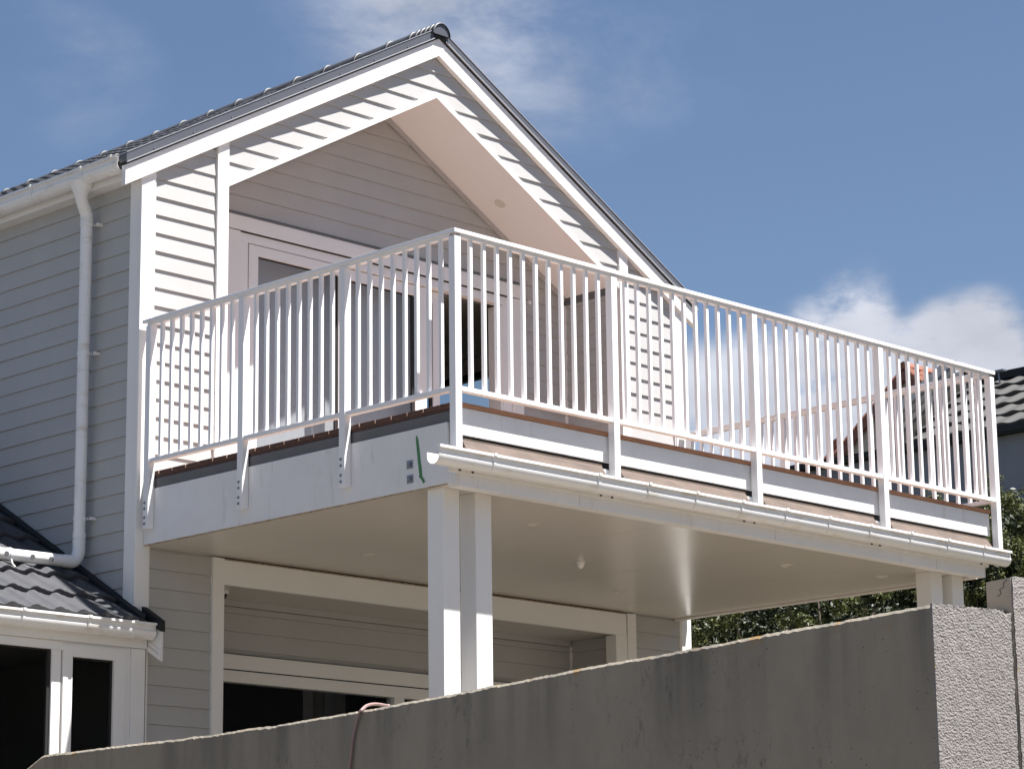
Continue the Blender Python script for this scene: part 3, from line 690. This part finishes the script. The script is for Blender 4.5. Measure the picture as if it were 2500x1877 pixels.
for a, b in zip(posts_x, posts_x[1:]):
    run(a + .051, b, 11, 0, .026)
    part('bottom_rail', B(a + .0515, b - .0005, .004, .048, .052, .079), RAIL, rl, bevel=.0015)
yy = [0] + ys
for a, b in zip(yy, yy[1:]):
    for cx in (.026, L - .026):
        run(a + .051, b, 8, 1, cx)
        part('bottom_rail', B(cx - .022, cx + .022, a + .0515, b - .0005, .052, .079), RAIL, rl, bevel=.0015)

# ------------------------------------------------------------------ fittings
def downlight(c, nrm, label):
    nrm = Vector(nrm).normalized(); c = Vector(c); t = thing('downlight', c, label, 'light', 'round recessed downlights')
    a = nrm.orthogonal().normalized(); b = nrm.cross(a)
    def ringp(r, h): return [c + (a * math.cos(q) + b * math.sin(q)) * r + nrm * h for q in np.linspace(0, 2 * math.pi, 25)[:-1]]
    m1 = MB(); r0, r1, r2, r3 = ringp(.046, 0), ringp(.044, .004), ringp(.034, .005), ringp(.031, -.002); n = 24
    vs = r0 + r1 + r2 + r3; m1.add(vs, [(j * n + k, j * n + (k + 1) % n, (j + 1) * n + (k + 1) % n, (j + 1) * n + k) for j in range(3) for k in range(n)])
    part('bezel', m1, SOFF, t, 40)
    part('lens', MB().tube([c - nrm * .003, c + nrm * .0015], .031, 24), SOFF, t)
downlight((3.674, 3.273, rake(3.674, OPA + .003)), (-SL, 0, -1), 'round downlight in the sloping pink-lit porch ceiling under the gable')
downlight((1.383, .739, -.4725), (0, 0, -1), 'round downlight in the balcony soffit just right of the front posts')
downlight((3.838, .72, -.4725), (0, 0, -1), 'round downlight in the balcony soffit towards the right, near the gutter')
downlight((4.75, .60, -.4725), (0, 0, -1), 'round disc standing for a glint on the balcony soffit beside the far right posts')  # disc added in place of a glint on the soffit
downlight((3.827, 2.26, -.4725), (0, 0, -1), 'round downlight in the balcony soffit just above the right end of the lintel')
downlight((1.369, 2.254, -.4725), (0, 0, -1), 'round downlight in the balcony soffit left of the front posts')
t = thing('ceiling_sensor', (2.662, 1.545, -.4725), 'white domed sensor hanging in the middle of the balcony soffit', 'sensor')
part('base', MB().tube([(2.662, 1.545, -.4728), (2.662, 1.545, -.484)], .030, 20), TRIM, t, 40)
part('dome', MB().tube([(2.662, 1.545, -.4842 - .034 * math.sin(q)) for q in np.linspace(0, math.pi / 2, 8)], [max(.026 * math.cos(q), .001) for q in np.linspace(0, math.pi / 2, 8)], 20), TRIM, t, 60)
t = thing('security_camera', (.945, 3.2, -.642), 'white security camera with black dome under the lower porch ceiling', 'security camera')
part('mount', MB().tube([(.925, 3.2, -.643), (.925, 3.2, -.672)], .036, 20), TRIM, t, 40)
part('dome', MB().tube([(.922, 3.2, -.6725 - .034 * math.sin(q)) for q in np.linspace(0, math.pi / 2, 8)], [max(.028 * math.cos(q), .001) for q in np.linspace(0, math.pi / 2, 8)], 20), LENS, t, 60)
TX = .0355; tp = MB(); pts = [(.347, -.163, .004), (.343, -.19, .010), (.334, -.25, .011), (.327, -.31, .011), (.317, -.37, .012), (.312, -.415, .010)]
for (a, za, wa), (b, zb, wb) in zip(pts, pts[1:]):
    a += .033; b += .033; za += .009; zb += .009
    tp.loft([(.0510, a - wa, za), (.0510, a + wa, za), (.0510, b + wb, zb), (.0510, b - wb, zb)], [(.0495, a - wa, za), (.0495, a + wa, za), (.0495, b + wb, zb), (.0495, b - wb, zb)])
tp.loft([(0.0492, 0.3630, -0.3960), (0.0492, 0.3370, -0.4210), (0.0492, 0.3250, -0.4430), (0.0492, 0.3090, -0.4340), (0.0492, 0.3330, -0.3990), (0.0492, 0.3500, -0.3830)], [(0.0480, 0.3630, -0.3960), (0.0480, 0.3370, -0.4210), (0.0480, 0.3250, -0.4430), (0.0480, 0.3090, -0.4340), (0.0480, 0.3330, -0.3990), (0.0480, 0.3500, -0.3830)])
single('masking_tape', tp, GREEN, 'strip of green tape stuck on the white side fascia by the gutter end', 'tape')

# ------------------------------------------------------------------ retaining wall and pier
A = Vector((-2.218, -4.812)); dr = Vector((.141, .99)).normalized(); nr = Vector((dr.y, -dr.x))
tops = [(0, -1.930), (.013, -1.927), (.156, -1.930), (.598, -1.933), (1.328, -1.944), (2.098, -1.950), (2.734, -1.963), (3.233, -1.970), (3.799, -1.975), (4.499, -1.979), (4.747, -1.976), (5.254, -1.974), (6.131, -1.951), (7.08, -1.931), (7.293, -1.996), (7.75, -2.15)]
def ztop(s):
    for (a, za), (b, zb) in zip(tops, tops[1:]):
        if a <= s <= b: return za + (zb - za) * (s - a) / (b - a)
    return tops[-1][1]
wl = thing('retaining_wall', (A.x, A.y, -5), 'stained grey concrete retaining wall running across the foreground', 'wall')
mb = MB(); ns = 420; ss = np.linspace(0, 7.75, ns); j1 = rng.normal(0, .0012, ns); j2 = rng.normal(0, .0012, ns)
j1 = j1 + np.interp(ss, np.linspace(0, 7.75, 60), rng.normal(0, .0016, 60)); vs = []
for i, s_ in enumerate(ss):
    z = ztop(s_) + j1[i]
    e_ = (0 if i else 1)
    for off, zz in ((0, -5.0), (0, z - .012 + j2[i]), (.009 + abs(j2[i]), z), (.362, z + .001), (.371, z - .01), (.371, -5.0)):
        q = A + dr * s_ + nr * off
        if i == 0: q = A + (Vector((-1.847, -4.912)) - A) * (off / .371)
        vs.append((q.x, q.y, zz))
fs = [(i * 6 + k, (i + 1) * 6 + k, (i + 1) * 6 + (k + 1) % 6, i * 6 + (k + 1) % 6) for i in range(ns - 1) for k in range(6)]
fs.append(tuple(range((ns - 1) * 6, ns * 6)))
mb.add(vs, fs); part('wall_body', mb, CONC, wl)
# roughcast end panel, slightly uneven
def rough_panel(p0, p1, z0, z1f, th, nu=46, nv=90, amp=.0014, mats=ROUGH, name='roughcast_face', par=None):
    p0, p1 = Vector(p0), Vector(p1); d = (p1 - p0); n = Vector((d.y, -d.x)).normalized(); mb = MB(); vs = []
    for i in range(nu + 1):
        q = p0 + d * (i / nu); zt = z1f(i / nu)
        for j in range(nv + 1):
            z = z0 + (zt - z0) * (j / nv) ** .5; a = rng.normal(0, amp); vs.append((q.x + n.x * (th + a), q.y + n.y * (th + a), z + (rng.normal(0, .0015) if j == nv else 0)))
    m1 = nv + 1; fs = [(i * m1 + j, (i + 1) * m1 + j, (i + 1) * m1 + j + 1, i * m1 + j + 1) for i in range(nu) for j in range(nv)]
    b = len(vs)
    for i in range(nu + 1):
        q = p0 + d * (i / nu); vs.append((q.x - n.x * .001, q.y - n.y * .001, z1f(i / nu) - .001)); vs.append((q.x - n.x * .001, q.y - n.y * .001, z0))
    for i in range(nu): fs += [(i * m1 + nv, (i + 1) * m1 + nv, b + 2 * (i + 1), b + 2 * i)]
    fs += [tuple(range(0, m1)) + (b, b + 1)][:0]
    for j in range(nv):
        pass
    fs += [(0, nv, b, b + 1), (nu * m1, nu * m1 + nv, b + 2 * nu, b + 2 * nu + 1)]
    mb.add(vs, fs); return part(name, mb, mats, par, 60)
Bp = Vector((-1.847, -4.912))
rough_panel(A, Bp - Vector((.004, 0)), -5.0, lambda t: -1.926 - (.012 if t > .9 else 0) - .006 * t, .009, par=wl)
pr = thing('concrete_pier', (-1.0, -4.9, -5), 'taller rough plastered concrete pier at the right edge of the photo', 'pier')
C0 = Vector((-1.843, -4.919)); Dd = Vector((.955, -.085)).normalized(); C1 = C0 + Dd * 2.6; back = Vector((.141, .99)) * .125
mb = MB(); c0b, c1b = C0 + back, C1 + back
mb.loft([(C0.x, C0.y, -5), (C1.x, C1.y, -5), (c1b.x, c1b.y, -5), (c0b.x, c0b.y, -5)], [(C0.x, C0.y, -1.803), (C1.x, C1.y, -1.803), (c1b.x, c1b.y, -1.803), (c0b.x, c0b.y, -1.806)])
part('pier_body', mb, mat("pier_render", (.34, .30, .25), .9, .08, 5, bump=.3, bscale=60, mix2=((.16, .15, .14), 9, .60, .68, (1, 1, 1))), pr)
rough_panel(C0 + Vector((.004, 0)), C1, -5.0, lambda t: -1.799, .006, nu=120, par=pr)

cr = [C0 + back * t for t in (.12, .30, .26, .45, .40, .55)]; n_ = Vector((-.99, .141)) * .001
part('crack', MB().tube([(q.x + n_.x, q.y + n_.y, z) for q, z in zip(cr, (-1.808, -1.822, -1.835, -1.843, -1.86, -1.868))], .0014, 5), DARKM, pr)
# ------------------------------------------------------------------ hose over the wall
hp = [(-1.20, -.83, -2.25), (-1.26, -.85, -2.02), (-1.345, -.892, -1.926), (-1.357, -.897, -1.919), (-1.499, -.967, -1.925), (-1.607, -1.022, -1.943), (-1.691, -1.075, -1.974), (-1.698, -1.059, -1.997), (-1.693, -1.03, -2.053), (-1.69, -1.007, -2.109), (-1.688, -.99, -2.2), (-1.685, -.969, -2.296), (-1.685, -.95, -2.45), (-1.685, -.90, -2.8)]
def cat(ps, k=8):
    P_ = [Vector(ps[0])] + [Vector(p) for p in ps] + [Vector(ps[-1])]; o = []
    for i in range(1, len(P_) - 2):
        for j in range(k):
            t = j / k; a, b, c, d = P_[i - 1:i + 3]
            o.append(.5 * ((2 * b) + (c - a) * t + (2 * a - 5 * b + 4 * c - d) * t * t + (3 * b - a - 3 * c + d) * t ** 3))
    return o + [P_[-1]]
hpts = cat(hp)
hm = MB().tube(hpts, .0078, 12)
ho = single('garden_hose', hm, HOSEM, 'pinkish braided garden hose draped over the concrete wall', 'hose', 60)
uvl = ho.data.uv_layers.new(name='UVMap'); lens = [0]
for a, b in zip(hpts, hpts[1:]): lens.append(lens[-1] + (b - a).length)
for pl in ho.data.polygons:
    for li in pl.loop_indices:
        vi = ho.data.loops[li].vertex_index; ring_, k = divmod(vi, 12); uvl.data[li].uv = (((k + ring_ * .0) % 12) / 12 if True else 0, lens[min(ring_, len(lens) - 1)] / .008)

# ------------------------------------------------------------------ hedge and shrubs
def leaves(n, centers, rad, size, up):
    c = centers[rng.integers(0, len(centers), n)]
    d = rng.normal(0, 1, (n, 3)); d /= np.linalg.norm(d, axis=1)[:, None]
    p = c + d * (rad * rng.random((n, 1)) ** .45) * np.array([1, 1, .85])
    nrm = d * .8 + rng.normal(0, .55, (n, 3)) + np.array([0, 0, up]); nrm /= np.linalg.norm(nrm, axis=1)[:, None]
    t = np.cross(nrm, rng.normal(0, 1, (n, 3))); t /= np.linalg.norm(t, axis=1)[:, None]; b = np.cross(nrm, t)
    s = size * (.7 + .6 * rng.random((n, 1)))
    v = np.stack([p - t * s, p - b * s * .42 + nrm * s * .12, p + t * s, p + b * s * .42 + nrm * s * .12], 1)
    return v.reshape(-1, 3)
def shrub(name, label, cat_, prof, ncl, nleaf, rad, size, group=None, seed=1):
    """prof(u,v) -> surface point; clumps sit on that surface with dark gaps between"""
    t = thing(name, prof(.5, 0.0), label, cat_, group)
    u = rng.random(ncl); v = rng.random(ncl); base = np.array([prof(a, b) for a, b in zip(u, v)]) + rng.normal(0, .10, (ncl, 3))
    def mk(pts, m, nm):
        me = bpy.data.meshes.new(nm); n = len(pts) // 4; me.vertices.add(len(pts)); me.vertices.foreach_set('co', pts.astype('f').ravel())
        me.loops.add(n * 4); me.loops.foreach_set('vertex_index', np.arange(n * 4, dtype='i')); me.polygons.add(n); me.polygons.foreach_set('loop_start', np.arange(0, n * 4, 4, dtype='i'))
        me.materials.append(m); me.update(calc_edges=True); o = place(nm, me, t); o['kind'] = 'stuff'; return o
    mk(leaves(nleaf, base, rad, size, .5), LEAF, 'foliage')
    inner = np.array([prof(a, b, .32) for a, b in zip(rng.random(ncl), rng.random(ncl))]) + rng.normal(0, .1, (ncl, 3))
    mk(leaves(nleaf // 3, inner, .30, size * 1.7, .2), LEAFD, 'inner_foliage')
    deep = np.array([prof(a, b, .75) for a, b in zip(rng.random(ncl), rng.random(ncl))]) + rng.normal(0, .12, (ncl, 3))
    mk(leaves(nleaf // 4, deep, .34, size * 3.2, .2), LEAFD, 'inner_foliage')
    st = MB()
    for k in range(14):
        a = random.random(); q = Vector(prof(a, .1, .45)); e_ = Vector(prof(min(max(a + random.uniform(-.06, .06), 0), 1), random.uniform(.5, .95), .12)); mid = (q + e_) / 2 + Vector((random.uniform(-.1, .1),) * 3)
        st.tube([q, mid, e_], [.03, .018, .006], 6)
    part('branches', st, BARK, t, 60)
    return t
def hedge_prof(y0, y1, x0, ztop_, zbot, bulge=.5, wob=.18, ph=0.):
    def f(u, v, inset=0.0):
        y = y0 + (y1 - y0) * u; zt = ztop_(y) + wob * .5 * math.sin(y * 3.1 + ph) + wob * .35 * math.sin(y * 7.3 + ph * 2)
        if v < .68: q = v / .68; z = zbot + (zt - .15 - zbot) * q; x = x0 + .12 * math.sin(z * 4 + y * 2.3 + ph) - bulge * .3 * math.sin(math.pi * q) + bulge * q * .5
        else: q = (v - .68) / .32; z = zt - .15 + .15 * math.sin(q * math.pi / 2); x = x0 + bulge * .5 + q * 1.3
        return (x + inset, y, z - inset * .35)
    return f
shrub('hedge', 'dense green hedge growing under the neighbouring house beyond the balcony end', 'hedge', hedge_prof(.6, 3.05, 8.1, lambda y: .62 + .03 * y, -1.9), 330, 52000, .10, .018)
shrub('hedge', 'shaded hedge seen in the gap between balcony soffit and concrete wall', 'hedge', hedge_prof(3.1, 8.2, 7.7, lambda y: .42, -1.4, ph=1.7), 330, 44000, .095, .018)

# ------------------------------------------------------------------ neighbour with dark tiled roof
nh = thing('neighbour_house', (17, 6, 1.0), 'grey walled house with dark tiled roof at the right edge', 'house')
nw = MB().box(15.14, 15.30, -1.0, 11.2, .5, 2.93); part('wall', nw, NWALL, nh)
nw = MB().box(15.30, 19.0, 11.1, 11.2, .5, 2.9).box(15.3, 19, -1.0, -.9, .5, 2.9).box(18.9, 19.0, -.9, 11.1, .5, 2.9); part('wall', nw, NWALL, nh)
for z in (2.27, 1.92, 1.57): part('wall_batten', B(15.118, 15.138, -1.0, 11.2, z, z + .03), NWALL, nh)
part('eave_gutter', B(15.0, 15.10, -1.0, 11.3, 2.945, 3.015), BLACK, nh)
part('eave_board', B(15.101, 15.30, -1.0, 11.3, 2.93, 3.0), BLACK, nh)
nslo = .55; cn = math.cos(math.atan(nslo)); VY = 7.86
part('roof_deck', MB().loft([(15.02, -1, 2.98), (17.0, -1, 4.07), (17.0, -1, 4.0), (15.02, -1, 2.92)], [(15.02, VY, 2.98), (17.0, VY + .45, 4.07), (17.0, VY + .45, 4.0), (15.02, VY, 2.92)]).loft([(17.0, -1, 4.07), (19., -1, 2.98), (19., -1, 2.92), (17.0, -1, 4.0)], [(17.0, VY, 4.07), (19., VY, 2.98), (19., VY, 2.92), (17.0, VY, 4.0)]), BLACK, nh)
ncr = .41; ntm = tile_mesh(4, .30, ncr / cn, .022, .042, 'scallop', NTILE, 10)
for k in range(5):
    x = 15.03 + k * ncr * .985
    for j in range(7):
        place('roof_tile', ntm, nh, frame((x, VY - .03 + (x - 15.0) * .235 - j * 1.2, 2.985 + (x - 15.0) * nslo), (0, -1, 0), (1, 0, nslo)))
part('ridge_cap', B(16.93, 17.07, -1.0, VY + .35, 4.09, 4.19), BLACK, nh)
# verge parapet in jointed metal
def vpiece(x0, x1, y0, y1, h0, h1):
    z = lambda x: 2.99 + (x - 15.0) * nslo
    g_ = lambda x: (x - 15.0) * .235
    return MB().loft([(x0, y0 + g_(x0), z(x0) + h0), (x1, y0 + g_(x1), z(x1) + h0), (x1, y0 + g_(x1), z(x1) + h1), (x0, y0 + g_(x0), z(x0) + h1)], [(x0, y1 + g_(x0), z(x0) + h0), (x1, y1 + g_(x1), z(x1) + h0), (x1, y1 + g_(x1), z(x1) + h1), (x0, y1 + g_(x0), z(x0) + h1)])
GM1 = mat("olive_metal_flashing", (.026, .025, .021), .5, .08, 4); GM2 = mat("grey_metal_flashing", (.042, .042, .041), .4, .08, 4)
for k in range(6):
    a = 15.0 + k * .333; b = a + .328
    part('verge_panel', vpiece(a, b, VY - .02, VY + .05, -.05, .20), GM1, nh)
    part('verge_capping', vpiece(a, b, VY - .04, VY + .07, .202, .222), GM2, nh)
    part('verge_panel', vpiece(a, b, VY + .10, VY + .16, -.30, .36), GM2, nh)
    part('verge_capping', vpiece(a, b, VY + .08, VY + .30, .362, .38), GM2, nh)
part('verge_end_cap', MB().loft([(16.98, (VY + .45) - .05, 4.0), (17.3, (VY + .45) - .05, 4.0), (17.1, (VY + .45) - .05, 4.30), (16.98, (VY + .45) - .05, 4.30)], [(16.98, (VY + .45) + .26, 4.0), (17.3, (VY + .45) + .26, 4.0), (17.1, (VY + .45) + .26, 4.30), (16.98, (VY + .45) + .26, 4.30)]), GM1, nh)
part('bracket', MB().tube([(16.8, VY - .22, 4.02), (16.8, VY - .2, 4.16)], .012, 6).box(16.76, 16.84, VY - .3, VY - .18, 4.15, 4.17), STEEL, nh)

# ------------------------------------------------------------------ red gabled houses beyond
def red_house(label, x, ay, az, half, sl, depth, bw_, base):
    t = thing('gabled_house', (x + depth / 2, ay, base), label, 'house', 'red roofed houses beyond')
    zl = az - sl * half
    part('wall', MB().prism([(ay - half + .1, base), (ay + half - .1, base), (ay + half - .1, zl), (ay, az - .12), (ay - half + .1, zl)], 0, x + .05, x + depth - .1), CREAM, t)
    for s_ in (-1, 1):
        part('barge_board', MB().prism([(ay, az), (ay + s_ * half, zl), (ay + s_ * half, zl - bw_), (ay, az - bw_)], 0, x - .06, x + .0), REDB, t)
        n_ = int(half * math.sqrt(1 + sl * sl) / .36) + 1
        for k in range(n_):
            f0, f1 = k / n_, (k + 1) / n_ + .01
            y0, y1 = ay + s_ * half * (1 - f0), ay + s_ * half * (1 - f1); z0, z1 = az - sl * half * (1 - f0), az - sl * half * (1 - f1)
            tl = MB()
            for q in range(int(depth / .3)):
                xx = x - .05 + q * .3
                tl.tube([(xx + .08, y0, z0 + .05), (xx + .08, y1, z1 + .035)], .07, 6)
            tl.loft([(x - .05, y0, z0 + .0), (x - .05, y0, z0 + .05), (x - .05, y1, z1 + .02), (x - .05, y1, z1)], [(x + depth, y0, z0), (x + depth, y0, z0 + .05), (x + depth, y1, z1 + .02), (x + depth, y1, z1)])
            part('tile_course', tl, RTILE, t)
    part('ridge_cap', MB().tube([(x - .05, ay, az + .05), (x + depth, ay, az + .05)], .10, 8), RTILE, t, 40)
    return t
red_house('cream house with steep red tiled gable behind the dark tiled roof', 24.0, 14.29, 6.47, 1.75, .82, 3.0, .16, 2.0)
red_house('small red gable peeking above the black eave, left of the larger one', 24.6, 16.16, 5.58, .55, .80, .8, .11, 2.0)

# ------------------------------------------------------------------ house across the drive, mirrored in the lower windows
oh = thing('opposite_house', (11, -13, -4.9), 'dark house across the drive, seen only mirrored in the lower windows', 'house')
OW = mat("opposite_wall_paint", (.035, .033, .03), .8, .1, 2)
part('wall', B(4.0, 24.0, -16.0, -10.5, -4.95, 2.6), OW, oh)
part('roof', MB().prism([(-16.6, 2.6), (-9.9, 2.6), (-13.2, 4.3)], 0, 3.6, 24.4), TILE, oh)
for x in (6.0, 9.5, 14.0, 18.5):
    f_ = part('window', B(x, x + 1.6, -10.5, -10.44, -2.4, -.8), DGREY, oh); part('pane', B(x + .08, x + 1.52, -10.439, -10.43, -2.32, -.88), LENS, f_)
